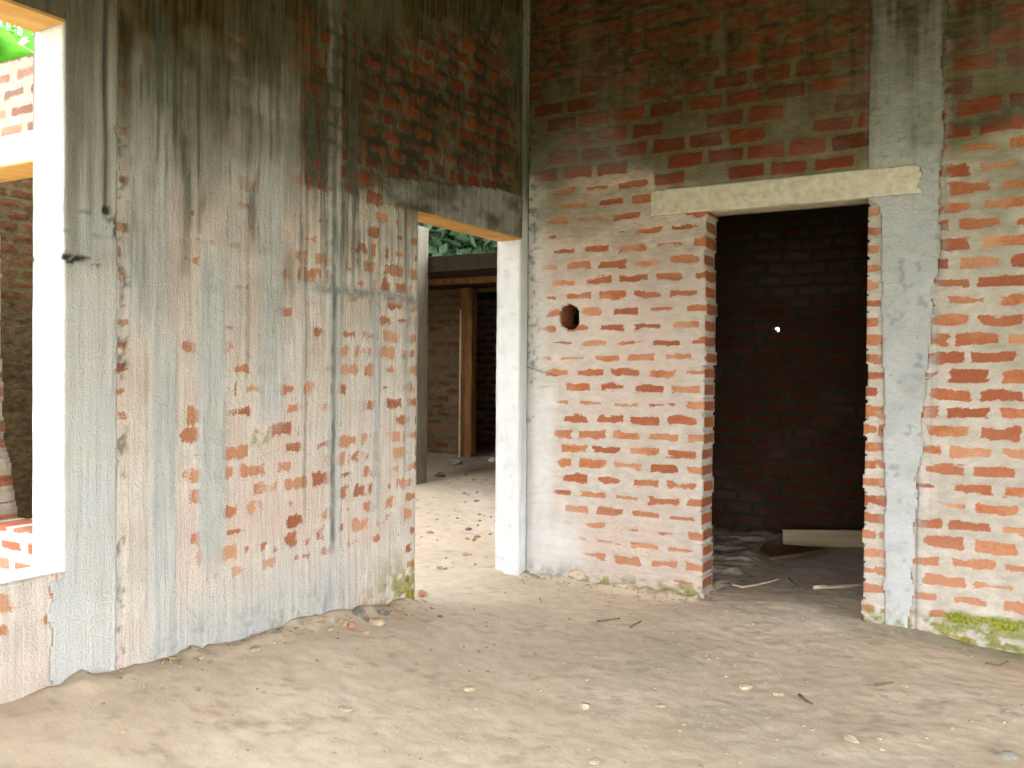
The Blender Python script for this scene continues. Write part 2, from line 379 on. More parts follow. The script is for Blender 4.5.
def col_fields(y, z):
    mid = fbm(y*6, z*6, 62); fine = fbm(y*26, z*26, 63, 3); strk = fbm(y*24, z*1.1, 64); big = fbm(y*2, z*2, 65)
    white = .35*(1-sm(Lz(90, 610), Lz(90, 560), z+.10*(mid-.5)))
    dirt = .9*sm(-.35, .5, z-Lz(90, 120)+.4*(strk-.5)+.15*(mid-.5))
    dirt = np.maximum(dirt, .25*(1-sm(Lz(90, 590), Lz(90, 575), z))*0)
    groove = (1-sm(.004, .014, np.abs(y-Ly(106)-.01*(vn(z*4, z*0, 6)-.5))))*sm(Lz(106, 222), Lz(106, 210), z)
    pit = box(z, Lz(90, 266), Lz(90, 256), .008)*sm(.44, .56, fine)+.7*box(z, Lz(80, 232), Lz(80, 210), .02)*sm(.56, .64, fine)
    crack = np.clip(groove*.85+pit, 0, 1)
    hole = 1-sm(.012, .022, np.hypot(y-Ly(107), z-Lz(107, 210)))
    crack = np.maximum(crack, hole)
    drip = .35*sm(.6, .75, strk)*sm(Lz(90, 420), Lz(90, 200), z)
    disp = .004*(mid-.5)+.004*(fine-.5)-.012*crack
    return dict(grey=1.0-.5*sm(.35, .65, big), mortar=np.clip(.15+.35*sm(.3, .7, strk)+.3*sm(Lz(90, 268), Lz(90, 258), z), 0, 1), white=np.maximum(white, .22*sm(Lz(90, 240), Lz(90, 300), z)), dirt=dirt*.9, drip=drip, crack=crack), disp
def jamb_fields(y, z, o):
    mid = fbm(o*8, z*3, 72); fine = fbm(o*30, z*30, 73, 3)
    return dict(grey=.35*sm(.3, .7, mid), white=.9+0*z, crack=.14*sm(.68, .8, fine), dirt=.12*sm(.5, .8, mid))  # side faces painted near-white for the daylight falling on them
o = panel('concrete_column', AL, ZLN, is_col, frL, TL+.01, col_fields, 'wall_v', K=8, reveal=jamb_fields)
tag(o, 'concrete column at far left, its white side facing the bright window opening', 'column')
def ccol_fields(y, z):
    mid = fbm(y*7, z*5, 82); fine = fbm(y*30, z*26, 83, 3); strk = fbm(y*40, z*1.2, 84)
    up = sm(Lz(520, 240), Lz(520, 170), z+.1*(strk-.5))
    dirt = .85*up*(.6+.8*(strk-.3))
    drip = .5*sm(.55, .72, strk)*(.3+.7*up)
    white = .75*(1-sm(Lz(520, 500), Lz(520, 250), z))+.2
    return dict(grey=.8+0*z, mortar=.5*up, white=white*(1-up), dirt=np.clip(dirt, 0, 1), drip=drip, crack=.5*sm(.66, .76, fine)*up), .006*(mid-.5)+.004*(fine-.5)
cc_top = (is_ccol)
o = panel('concrete_column', AL, ZLN, cc_top, frL, TL+.0, ccol_fields, 'wall_v', K=8, reveal=jamb_fields)
tag(o, 'concrete corner column forming the white right side of the narrow doorway', 'column')
def lint_fields(y, z):
    mid = fbm(y*5, z*8, 92); fine = fbm(y*26, z*26, 93, 3); strk = fbm(y*24, z*2, 94)
    return dict(grey=.9+0*z, mortar=.8+0*z, dirt=.5+.4*sm(.4, .75, mid), drip=.3*sm(.55, .7, strk), crack=.4*sm(.66, .75, fine)), .006*(mid-.5)+.004*(fine-.5)+.004
root = empty('concrete_lintel', (0, (YD1+YD2)/2, ZL), 'dark grey concrete lintel over the narrow doorway in the left wall', 'lintel')
o = panel('beam', AL, ZLN, is_lint, frL, TL, lint_fields, 'wall_v', K=4); o.parent = root; o.matrix_parent_inverse = Matrix.Translation(-root.location)
o = rough_box('soffit', (-TL+.004, YD1+.006, ZL-.012), (.004, YD2-.004, ZL-.0005), 'ochre', seed=3, amp=.002, bevel=.002, seg=.08); o.parent = root; o.matrix_parent_inverse = Matrix.Translation(-root.location)
tag(o, 'ochre coloured underside')
root = empty('concrete_lintel', (0, -3.7, ZW), 'grimy concrete lintel over the bright window opening at far left', 'lintel')
o = panel('beam', AL, ZLN, is_wlint, frL, TL, lambda y, z: (dict(grey=.9+0*z, mortar=.8+0*z, dirt=.85+0*z), .006*(fbm(y*8, z*8, 5)-.5)), 'wall_v', K=4); o.parent = root; o.matrix_parent_inverse = Matrix.Translation(-root.location)
o = rough_box('soffit', (-TL+.004, -4.39, ZW-.012), (.004, YW-.004, ZW-.0005), 'ochre', seed=4, amp=.002, bevel=.002, seg=.08); o.parent = root; o.matrix_parent_inverse = Matrix.Translation(-root.location)
tag(o, 'ochre coloured underside')

# ================================================================== RIGHT WALL (plane y = 0, room on -y)
TR = .20
X0, X1, ZR, ZR2 = 1.118, 1.963, 2.137, 2.277
def Rx(u): return ony(u, 372)[0]
def Rz(u, v): return ony(u, v)[1]
zt = Rz(645, 182)
rowsR = rows_from(-.15, 3.8, lambda z: .0905 if z < zt-.05 else .104, 9)
def pil_edges(z):
    zs = [Rz(890, 620), Rz(890, 500), Rz(890, 300), Rz(885, 206), Rz(880, 198), Rz(866, 0)]
    l = np.interp(z, zs, [Rx(889), Rx(887), Rx(881), Rx(879), Rx(867.5), Rx(867.5)])
    r = np.interp(z, zs, [Rx(914), Rx(918), Rx(932), Rx(938), Rx(939), Rx(941)])
    return l, r
def right_fields(x, z):
    d, r1, r2, dz = bricks(x, z, rowsR, .222, 50)
    big = fbm(x*1.4, z*1.4, 51); mid = fbm(x*6, z*8, 52); fine = fbm(x*24, z*34, 53, 3); hs = fbm(x*9, z*46, 54); strk = fbm(x*24, z*1.4, 55)
    zb = np.interp(x, [0, Rx(560), Rx(650), Rx(655), Rx(866), Rx(940), Rx(1024)], [Rz(530, 185), Rz(560, 180), Rz(650, 176), Rz(655, 196), Rz(866, 175), Rz(940, 150), Rz(1024, 130)])
    up = sm(-.05, .09, z-zb+.10*(mid-.5))                     # bare brick above the limed zone
    rightside = sm(Rx(925), Rx(945), x)
    thr = .0150+.018*(mid-.5)+.014*(big-.5)+.012*sm(.6, .95, r2)
    # smooth skim next to the corner and near the floor at its foot
    sk = sm(Rx(556), Rx(530), x+.05*(mid-.5))*.8+.9*sm(Rx(600), Rx(560), x+.06*(mid-.5))*(1-sm(Rz(560, 540), Rz(560, 490), z))
    sk = np.maximum(sk, .9*sm(Rx(562), Rx(548), x+.05*(mid-.5))*(1-sm(Rz(540, 400), Rz(540, 372), z)))
    sk = np.clip(sk, 0, 1)*(1-up)
    thr = thr+.03*sk+.02*(1-sm(Rz(650, 600), Rz(650, 565), z))-.004*rightside
    # upper part of the limed zone near the corner
    thr = thr*(1-up)+(.0035+.004*(mid-.5))*up
    amp = (1-up)*.036+up*.008
    expo = sm(-.005, .011, d-np.maximum(thr, .001)+amp*(hs-.5)+.014*(fine-.5)*(1-up*.6))
    expo = expo*(1-.85*up*sm(.86, .9, r2))
    expo = expo*(1-.75*sk)
    edge = box(x, X1-.01, Rx(878), .006)*(1-sm(ZR-.01, ZR+.01, z))
    expo = np.maximum(expo, edge*sm(0, .012, dz-.014+.02*(fine-.5)))
    wash = (1-up)*(.12+.5*r1*sm(.3, .7, mid))
    wash = np.maximum(wash, .45*(1-sm(Rz(650, 560), Rz(650, 440), z)))*(1-up)
    grey = .35*up*sm(.45, .7, big)
    l, r = pil_edges(z)
    w = .03*(mid-.5)*2
    near = np.maximum(1-sm(0, .05, l-x+w), 0)*(x < l)+(1-sm(0, .06, x-r+w))*(x > r)
    lowf = 1-sm(Rz(900, 230), Rz(900, 150), z)
    grey = np.maximum(grey, .6*near*np.where(x < l, .5, 1.0)*sm(.3, .6, fine))
    white = .55*sk
    corner = sm(Rx(543), Rx(531), x)
    dirt = .95*up*(.65+.9*(strk-.35))*sm(-.1, .8, z-zb)*(1-.3*expo)+.15*up  # grime graded by height, partly painting the weaker light up there
    dirt = np.maximum(dirt, .4*rightside*sm(.5, .75, big+.2*(mid-.5))*sm(Rz(980, 180), Rz(980, 120), z))
    crack = .6*(1-sm(.003, .008, np.abs(z-np.interp(x, [Rx(528), Rx(556)], [Rz(528, 367), Rz(556, 376)])+.01*(mid-.5))))*(x < Rx(557))
    crack = np.maximum(crack, .55*corner*sm(.6, .7, fine)*(1-sm(Rz(530, 380), Rz(530, 360), z)*0)*sm(Rz(530, 480), Rz(530, 380), z))
    drip = .35*near*(x > r)*sm(.5, .65, strk)+.5*(1-sm(.002, .007, np.abs(x-Rx(919))))*(1-sm(Rz(919, 420), Rz(919, 380), z))+.35*(1-sm(.002, .005, np.abs(x-Rx(933))))*box(z, Rz(933, 520), Rz(933, 280), .05)
    drip = np.maximum(drip, .75*sm(Rx(935), Rx(955), x)*box(z+.03*(mid-.5), Rz(985, 126), Rz(985, 106), .02)*sm(.35, .6, mid))
    bz = np.interp(x, [Rx(560), Rx(705), Rx(868), Rx(930), Rx(1024)], [Rz(585, 578), Rz(705, 588), Rz(868, 605), Rz(940, 618), Rz(1024, 628)])
    moss = .75*sm(.03, -.04, z-bz+.06*(mid-.5))*sm(.40, .62, fine)*sm(Rx(585), Rx(600), x)
    for u, v, ru, rv in ((967, 620, 17, 8), (1010, 628, 16, 7), (1000, 622, 40, 5)):
        moss = np.maximum(moss, .95*(1-sm(.5, 1.15, np.hypot((x-Rx(u))/(ru*.0062), (z-Rz(u, v))/(rv*.0052))+.8*(fine-.5))))
    soil = .35*(1-sm(.02, .12, z+.03*(mid-.5)))
    crack = np.maximum(crack, soil*sm(.45, .6, fine))
    disp = .008*(mid-.5)+.006*(fine-.5)+.004*expo*up-.005*expo*(1-up)+.004*(r1-.5)*up-.006*crack
    pink = (1-up)*.35*sm(.35, .65, big)*(1-rightside)*(1-sk)
    return dict(expo=expo, brnd=np.clip(.36*r1*up+(.45+.55*r1)*(1-up), 0, 1), pink=pink, mortar=np.clip(up*.95+(1-up)*(.35*rightside*sm(.3, .7, big)+.42*sm(Rz(700, 330), Rz(700, 190), z)*sm(.25, .6, mid)), 0, 1), wash=wash, grey=grey, white=white, dirt=np.clip(dirt, 0, 1), drip=drip, crack=crack, moss=moss), disp  # mortar tint and darker brick put the upward light falloff into colour
def right_reveal(x, z, o):
    f, _ = right_fields(x, z)
    r = np.clip(np.searchsorted(rowsR, z)-1, 0, len(rowsR)-2)
    dz = np.minimum(z-rowsR[r]-.012, rowsR[r+1]-z-.012)+.014*(fbm(o*20, z*30, 57)-.5)
    rr = h2(r, r*0+1, 99)
    ho = (np.hypot(x-hx, z-hz) < .14)
    f = {k: np.array(np.broadcast_to(v, z.shape)) for k, v in f.items()}
    f['expo'] = sm(0, .012, dz); f['brnd'] = np.where(ho, .8, rr*.8); f['expo'] = np.where(ho, 1, f['expo']); f['wash'] = .25*(1-rr)*np.ones_like(z); f['grey'] = 0*z; f['dirt'] = .25+0*z; f['drip'] = 0*z
    return f
def frR(a, z, off): return np.stack([a, -off, z], 1)
AR = axis([0.0, .80, X0, X1, 2.20, 3.6, 4.8], .0095)
ZRN = axis([-.2, ZR, ZR2, HT], .0095)
xm = mids(AR)[:, None]+0*mids(ZRN)[None, :]; zmr = mids(ZRN)[None, :]+0*mids(AR)[:, None]
rr_ = np.clip(np.searchsorted(rowsR, zmr)-1, 0, len(rowsR)-2)
tooth = .016*(h2(rr_, rr_*0+2, 71)-.5)-.008*sm(.35, .5, np.abs((zmr-rowsR[rr_])/(rowsR[rr_+1]-rowsR[rr_])-.5))
tooth2 = .012*(h2(rr_, rr_*0+8, 72)-.5)-.008*sm(.35, .5, np.abs((zmr-rowsR[rr_])/(rowsR[rr_+1]-rowsR[rr_])-.5))
is_doorR = (xm > X0+tooth) & (xm < X1-tooth2) & (zmr < ZR)
is_lintR = (xm > .80+.012*(vn(zmr*40, zmr*0, 3)-.5)) & (xm < 2.20+.02*(vn(zmr*40, zmr*0, 5)-.5)) & (zmr > ZR) & (zmr < ZR2+.012*(fbm(xm*7, xm*0, 8)-.5))
pl, pr = pil_edges(zmr)
wob = .014*(fbm(zmr*9, zmr*0+2, 8)-.5)*2; wob2 = .03*(fbm(zmr*8, zmr*0+7, 8)-.5)*2
is_pil = (xm > np.where(zmr > ZR2, X1+.004, pl+wob)) & (xm < pr+wob2) & ~is_lintR & ~is_doorR
hx, hz = ony(569.5, 317)
is_hole = (np.abs(xm-hx)/.070)**2.2+(np.abs(zmr-hz)/.074)**2.2+.5*(fbm(xm*22, zmr*22, 12)-.5) < 1
brickR = ~(is_doorR | is_lintR | is_pil | is_hole)
tag(panel('wall_right', AR, ZRN, brickR, frR, TR, right_fields, 'wall_h', K=6, reveal=right_reveal, flip=False), kind='structure')
def pil_fields(x, z):
    mid = fbm(x*5, z*5, 102); fine = fbm(x*24, z*24, 103, 3); strk = fbm(x*30, z*1.3, 104); big = fbm(x*2, z*2.4, 105)
    up = sm(Rz(900, 215), Rz(900, 0), z+.3*(mid-.5))
    l, r = pil_edges(z)
    e = np.minimum(x-l, r-x)
    white = .2*sm(.3, .7, big)*(1-up)+.15*(1-sm(Rz(900, 500), Rz(900, 350), z))
    return dict(grey=1-.3*(1-sm(.0, .03, e+.02*(fine-.5))), mortar=.3+0*z, white=white, dirt=np.clip(1.05*up*(.45+strk), 0, 1)*.85+.12*sm(.55, .7, mid), drip=.16*sm(.55, .7, strk), crack=.3*sm(.68, .78, fine),  # grime toward the top also paints the column's upper shade
                moss=.5*(1-sm(Rz(900, 615), Rz(900, 596), z+.03*(mid-.5)))*sm(.4, .6, fine)), .004*(mid-.5)+.003*(fine-.5)+.006
o = panel('concrete_column', AR, ZRN, is_pil, frR, TR, pil_fields, 'wall_h', K=4)
tag(o, 'grey cement smeared column standing in the brick wall right of the dark doorway', 'column')
def lr_fields(x, z):
    mid = fbm(x*7, z*12, 112); fine = fbm(x*30, z*30, 113, 3)
    return {}, .012*(mid-.5)+.010*(fine-.5)+.010
root = empty('concrete_lintel', ((X0+X1)/2, 0, ZR), 'long pale cream concrete lintel over the dark right doorway', 'lintel')
o = panel('beam', AR, ZRN, is_lintR, frR, TR, lr_fields, 'concrete_pale', K=4); o.parent = root; o.matrix_parent_inverse = Matrix.Translation(-root.location)

# ================================================================== SMALL DARK ROOM behind the right doorway
YB = 2.2
def plain_fields(seed, thr=.004, wash=.1, dirt=.15, mort=.8, pitch=.09, br=.35, dark_tone=0):  # the dark tints put part of the covered rooms' shade into the colour
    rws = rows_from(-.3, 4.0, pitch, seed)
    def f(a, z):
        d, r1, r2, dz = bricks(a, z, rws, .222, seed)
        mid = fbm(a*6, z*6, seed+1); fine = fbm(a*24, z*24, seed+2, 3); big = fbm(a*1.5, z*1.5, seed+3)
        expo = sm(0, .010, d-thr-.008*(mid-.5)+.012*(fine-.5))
        return dict(expo=expo, brnd=r1*br, mortar=mort+0*z, wash=wash*r2, crack=dark_tone*(1-.55*expo), dirt=np.clip(dirt*(.7+.6*big), 0, 1), grey=.2*sm(.5, .7, big)), .006*(mid-.5)+.005*expo+.004*(fine-.5)  # crack colour spread over the whole wall as painted room shade
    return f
A = axis([.05, 2.75], .014); Z = axis([-.2, 2.75], .014)
a2 = mids(A)[:, None]+0*mids(Z)[None, :]; z2 = mids(Z)[None, :]+0*mids(A)[:, None]
lx, lz = ony(777, 328, YB)
mk = ~((np.abs(a2-lx)/.034+np.abs(z2-lz)/.04+.6*(a2 > lx)*(z2 > lz)) < 1.0)
tag(panel('wall_back', A, Z, mk, lambda a, z, off: np.stack([a, YB-off, z], 1), .12, plain_fields(200, wash=.0, dirt=.3, br=.10, mort=1.0, dark_tone=.85), 'wall_h', K=4), kind='structure')
def block(name, lo, hi, mat='slab', **k):
    return tag(rough_box(name, lo, hi, mat, seg=.5, amp=.004, **k), kind='structure')
A = axis([TR+.005, YB+.1], .016)
a2 = mids(A)[:, None]+0*mids(Z)[None, :]
tag(panel('wall_side', A, Z, a2 > -9, lambda a, z, off: np.stack([2.62-off*-1+0*a, a, z], 1), .12, plain_fields(210, dirt=.25, br=.10, mort=1.0, dark_tone=.85), 'wall_h', K=2), kind='structure')
tag(panel('wall_inside', A, Z, a2 > -9, lambda a, z, off: np.stack([.06+off, a, z], 1), .20, plain_fields(220, dirt=.25, br=.10, mort=1.0, dark_tone=.85), 'wall_h', K=2), kind='structure')
block('ceiling_small_room', (-.12, TR+.002, 2.75), (2.76, YB+.12, 2.87), mat='dark_tone')

# ================================================================== LEFT ROOM (roofless in front, slab at the back) seen through doorway and window
YA = -2.30
ex = lambda u, v: ony(u, v, YA)
XL = -4.4
A = axis([XL, -2.4, -1.0, -TL-.01], .014); Z = axis([-.2, 2.85], .014)
a2 = mids(A)[:, None]+0*mids(Z)[None, :]; z2 = mids(Z)[None, :]+0*mids(A)[:, None]
zlb, zlt_ = ex(20, 163)[1], ex(20, 135)[1]
jd = YA+.2                                  # the far edge of the broken jamb is what shows
jx = np.interp(z2, [ony(18, 527, jd)[1], ony(16, 500, jd)[1], ony(9, 462, jd)[1], ony(4, 440, jd)[1], ony(2, 340, jd)[1], ony(0, 165, jd)[1]], [ony(18, 527, jd)[0], ony(16, 500, jd)[0], ony(10, 462, jd)[0], ony(4, 440, jd)[0], ony(2, 340, jd)[0], ony(-2, 165, jd)[0]])
r_ = np.floor(z2/.09); jx = jx+.02*(h2(r_, r_*0+3, 5)-.5)
zsl = ex(25, 531)[1]
is_w = (a2 > jx) & (a2 < -.62) & (z2 > zsl) & (z2 < zlb)
is_l = (z2 > zlb) & (z2 < zlt_) & (a2 > -2.5) & (a2 < -.4)
fr = lambda a, z, off: np.stack([a, YA-off, z], 1)
top = z2 < ex(10, 62)[1]+.03*(fbm(a2*5, a2*0, 3)-.5)
tag(panel('wall_outer', A, Z, ~(is_w | is_l) & top, fr, .20, plain_fields(230, thr=.012, wash=.6, dirt=.05, mort=.1), 'wall_h', K=5), kind='structure')
root = empty('concrete_lintel', (-1.2, YA, zlb), 'white sunlit lintel of the neighbouring wall seen out of the left window', 'lintel')
o = panel('beam', A, Z, is_l, fr, .20, lambda a, z: (dict(white=.9+0*a), .02+.004*(fbm(a*9, z*9, 4)-.5)), 'wall_h', K=4); o.parent = root; o.matrix_parent_inverse = Matrix.Translation(-root.location)
o = rough_box('soffit', (-2.0, YA-.018, zlb-.012), (-.63, YA+.19, zlb-.001), 'ochre', seed=5, amp=.002, bevel=.002, seg=.1); o.parent = root; o.matrix_parent_inverse = Matrix.Translation(-root.location)
tag(o, 'ochre coloured underside')
YE = 3.9
ZSB = 2.20
A = axis([YA+.2, 5.6], .02); Z = axis([-.2, HT], .02)
a2 = mids(A)[:, None]+0*mids(Z)[None, :]
z2 = mids(Z)[None, :]+0*a2
tag(panel('wall_far', A, Z, (z2 < ZSB-.02) | (a2 < 1.3), lambda a, z, off: np.stack([XL+off, a, z], 1), .2, plain_fields(240, wash=.1, dirt=.8, mort=1.0, br=.25), 'wall_h', K=2), kind='structure')
A = axis([.0, 5.6], .03); a2 = mids(A)[:, None]+0*mids(Z)[None, :]
tag(panel('wall_partition', A, Z, a2 > -9, lambda a, z, off: np.stack([-TL-.005-off-.0+0*a, a, z], 1), .0-.02, plain_fields(250, wash=.3, dirt=.2), 'wall_h', K=2), kind='structure')
# rear wall with a dark doorway
e0, e1 = ony(462, 400, YE)[0], ony(520, 400, YE)[0]
zd = ony(470, 292, YE)[1]
A = axis([XL+.01, e0, e1, -TL-.02], .02); Z = axis([-.2, zd, ZSB], .02)
a2 = mids(A)[:, None]+0*mids(Z)[None, :]; z2 = mids(Z)[None, :]+0*mids(A)[:, None]
tag(panel('wall_rear', A, Z, ~((a2 > e0) & (a2 < e1) & (z2 < zd)), lambda a, z, off: np.stack([a, YE-off, z], 1), .2, plain_fields(260, thr=.010, wash=.4, dirt=.6, mort=.9), 'wall_h', K=4), kind='structure')
A = axis([XL+.01, -TL-.02], .03); Z = axis([-.2, ZSB], .03)
a2 = mids(A)[:, None]+0*mids(Z)[None, :]
tag(panel('wall_end', A, Z, a2 > -9, lambda a, z, off: np.stack([a, 5.4-off, z], 1), .2, plain_fields(270), 'wall_h', K=2), kind='structure')
tag(rough_box('roof_slab', (XL-.1, 2.30, ZSB+.002), (-TL-.02, 5.75, ZSB+.15), 'dark_tone', seg=.3, amp=.006, seed=8), 'low concrete roof slab across the far end of the room beyond the narrow doorway', 'roof')
p0, p1 = ony(395, 400, 2.12)[0], ony(427.5, 400, 2.29)[0]
tag(rough_box('concrete_pillar', (p0, 2.12, .12), (p1, 2.29, 2.62), 'concrete_grey', seg=.08, amp=.004, seed=9), 'slim grey concrete pillar standing just inside view at left of the narrow doorway', 'pillar')
q0, q1 = ony(465, 400, 3.86)[0], ony(476, 400, 3.86)[0]
tag(rough_box('wooden_post', (q0, 3.76, .2), (q1, 3.87, ZSB-.01), 'wood_brown', seg=.1, amp=.006, seed=10), 'brown wooden post beside the dark opening at the far end of the next room', 'post')
b0 = ony(428, 280, 2.9)[0]; b1 = ony(505, 280, 2.9)[0]
zbm = ony(460, 281, 2.9)[1]
tag(rough_box('wooden_beam', (XL+.02, 2.9, zbm-.02), (-TL-.03, 3.02, zbm+.07), 'wood_brown', seg=.12, amp=.006, seed=11), 'brown timber beam running under the low slab in the next room', 'beam')
sx, sz = ony(460.5, 310, 3.7)
bm = bmesh.new(); bmesh.ops.create_cone(bm, cap_ends=True, segments=8, radius1=.011, radius2=.009, depth=sz-.2)
for v in bm.verts: v.co += Vector((sx+.004*math.sin(v.co.z*3), 3.7, (sz+.2)/2))
tag(from_bm('lit_edge_rod', bm, 'stick'), 'thin pale cane standing in for a lit wall edge beside the brown post in the next room', 'rod')  # lit edge of the far wall modelled as a pale rod

# ================================================================== FLOOR
def floor_h(x, y):
    z = .022*(fbm(x*1.7, y*1.7, 301)-.5)+.012*(fbm(x*6, y*6, 302)-.5)+.007*(fbm(x*24, y*24, 303, 3)-.5)
    bank = np.interp(y, [-4.4, -3.1, -2.6, -1.9, -1.138, -.5, 0], [.25, .215, .20, .15, .07, .02, .0])
    z = z+bank*np.where(x > 0, np.exp(-(np.maximum(x, 0)/.62)**1.6), 1)*(x > -.4)
    z = z-.055*sm(2.05, 2.7, x)*np.exp(-(np.minimum(y, 0)/.5)**2)
    z = z+np.where(x < -.1, sm(-.5, 1.2, -x)*0+np.interp(y, [-2.2, .3, 2.4, 3.9], [0, .02, .18, .27]), 0)
    # little heaps along the walls' feet
    z = z+.030*sm(.16, .0, -y)*(x > 0)*(x < X0)*sm(.3, .7, fbm(x*9, y*9, 305))
    z = z+.035*sm(.14, .0, x)*(x >= 0)*(y < YD1+.05)*sm(.3, .7, fbm(x*9, y*9, 306))
    return z
AX = axis([-5.0, -.3, 0, 3.4, 5.2], .04); AX = np.unique(np.concatenate([axis([-5.0, -2.0], .06), axis([-2.0, 3.2], .02), axis([3.2, 5.4], .06)]))
AY = np.unique(np.concatenate([axis([-6.6, -3.2], .06), axis([-3.2, 1.9], .02), axis([1.9, 5.6], .06)]))
XX, YY = np.meshgrid(AX, AY, indexing='ij'); x = XX.ravel(); y = YY.ravel(); z = floor_h(x, y)
idx = np.arange(len(x)).reshape(len(AX), len(AY))
Fc = np.stack([idx[:-1, :-1], idx[1:, :-1], idx[1:, 1:], idx[:-1, 1:]], -1).reshape(-1, 4)
mid = fbm(x*4, y*4, 311); fine = fbm(x*22, y*22, 312, 3)
damp = .8*sm(1.6, 2.3, x)*sm(-.42, -.08, y+.15*(mid-.5))*(y < .1)+.12*box(x, -.1, .16, .1)*box(y, -2.9, -1.2, .2)*sm(.4, .6, mid)
damp = np.maximum(damp, .18*sm(.52, .66, fbm(x*.9, y*.9, 313)))
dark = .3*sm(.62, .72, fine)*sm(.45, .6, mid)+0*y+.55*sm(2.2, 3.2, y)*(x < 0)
dark = np.maximum(dark, .8*sm(.56, .66, fine)*box(x, -1.2, .1, .1)*box(y, -1.2, -.3, .2)*0+.5*sm(.55, .66, fine)*sm(.10, .0, -y)*(x > 0)*(x < X0+.1))
moss = .7*sm(2.2, 2.4, x)*sm(-.10, -.02, y)*sm(.4, .6, fine)+.6*box(x, .45, 1.1, .05)*sm(-.08, -.02, y)*sm(.4, .6, fine)*(y < .1)
o = make_mesh('floor', np.stack([x, y, z], 1), Fc, dict(damp=damp, dark=np.clip(dark, 0, 1), moss=np.clip(moss, 0, 1)), 'earth'); tag(o, kind='structure')
for p in o.data.polygons: p.use_smooth = True
def fh(x, y): return float(floor_h(np.array([float(x)]), np.array([float(y)]))[0])
bm = bmesh.new(); bmesh.ops.create_grid(bm, x_segments=2, y_segments=2, size=45)
for v in bm.verts: v.co.z = -.16
tag(from_bm('ground', bm, 'ground'), kind='structure')
# ceiling over the room, then unseen roofs, beams and walls around it
block('ceiling', (-TL, -6.4, HT), (7.2, .2, HT+.15))
block('ceiling_next_room', (-2.6, -2.3, HT), (-TL-.001, 2.2, HT+.15))
block('shade_roof_far', (-4.5, -.4, HT), (-2.601, 2.2, HT+.15))  # unseen roof added to keep sky light out of the next room
block('shade_roof_left', (-2.8, -6.4, HT), (-TL-.001, -2.301, HT+.15))  # unseen overhang added to cut the light around the left window
block('shade_beam_1', (-.17, -6.4, 2.05), (7.2, -6.2, HT))  # unseen low beam added so the upper walls stay darker
block('shade_beam_2', (7.0, -6.2, 2.25), (7.2, -.7, HT))  # unseen side beam added to hold back light from the right
block('shade_wall', (-.17, -6.4, -.2), (1.7, -6.2, 2.05))  # unseen wall added to block sky light into the small room
block('wall_near', (7.0, -.7, -.2), (7.2, .2, HT))
block('wall_right_end', (4.8, .01, -.2), (7.0, .2, HT))
TAKEN = []
# ------------------------------------------------------------------ things lying about
def stone_mesh(r, flat=.6, seed=0, sub=3, ang=.35):
    bm = bmesh.new(); bmesh.ops.create_icosphere(bm, subdivisions=sub, radius=1)
    rnd = random.Random(seed)
    pl_ = [(Vector((rnd.gauss(0, 1), rnd.gauss(0, 1), rnd.gauss(0, 1))).normalized(), rnd.uniform(.6, .9)) for _ in range(9)]
    for v in bm.verts:
        for n_, d_ in pl_:
            e_ = v.co.dot(n_)-d_
            if e_ > 0: v.co -= n_*e_*.9
        v.co *= 1+.12*mnoise.noise(v.co*2.3+Vector((seed, 0, 0)))
        v.co = Vector((v.co.x*r, v.co.y*r*rnd.uniform(.69, .71), v.co.z*r*flat))
    return bm
def stone(name, u, v, r, mat, label, cat, flat=.55, seed=0, rot=0, group=None, z0=0.0):
    px, py = onz(u, v, z0); 
    for _ in range(4): px, py = onz(u, v, fh(px, py))
    o = from_bm(name, stone_mesh(r, flat, seed), mat)
    TAKEN.append((px, py, r))
    o.location = (px, py, fh(px, py)+r*flat*.45); o.rotation_euler = (0, 0, rot)
    return tag(o, label, cat, group)
def tube(name, pts, r, mat, label, cat, group=None, taper=.6, sides=8):
    """twig: a bent, tapering round bar through points"""
    bm = bmesh.new(); rings = []
    P = [Vector(p) for p in pts]; n = len(P)
    for k, p in enumerate(P):
        t = (P[min(k+1, n-1)]-P[max(k-1, 0)]).normalized(); a = t.cross(Vector((0, 0, 1))); a = (a if a.length > .01 else Vector((1, 0, 0))).normalized(); b = t.cross(a)
        rr = r*(1-(1-taper)*k/(n-1))*(1+.15*math.sin(k*2.3))
        rings.append([bm.verts.new(p+(a*math.cos(q*2*math.pi/sides)+b*math.sin(q*2*math.pi/sides))*rr) for q in range(sides)])
    for k in range(n-1):
        for q in range(sides): bm.faces.new((rings[k][q], rings[k][(q+1) % sides], rings[k+1][(q+1) % sides], rings[k+1][q]))
    bm.faces.new(rings[0]); bm.faces.new(rings[-1])
    return tag(from_bm(name, bm, mat, smooth=True), label, cat, group)
def gpath(px, r, Z=0.0):
    out = []
    for u, v in px:
        x_, y_ = onz(u, v, Z)
        for _ in range(3): x_, y_ = onz(u, v, fh(x_, y_))
        out.append((x_, y_, fh(x_, y_)+r*.8))
    # densify
    o2 = []
    for a, b in zip(out[:-1], out[1:]):
        for k in range(3):
            t = k/3; xx = a[0]+(b[0]-a[0])*t; yy = a[1]+(b[1]-a[1])*t; o2.append((xx, yy, fh(xx, yy)+r*.8))
    o2.append(out[-1]); TAKEN.extend((q[0], q[1], .03) for q in o2)
    return o2
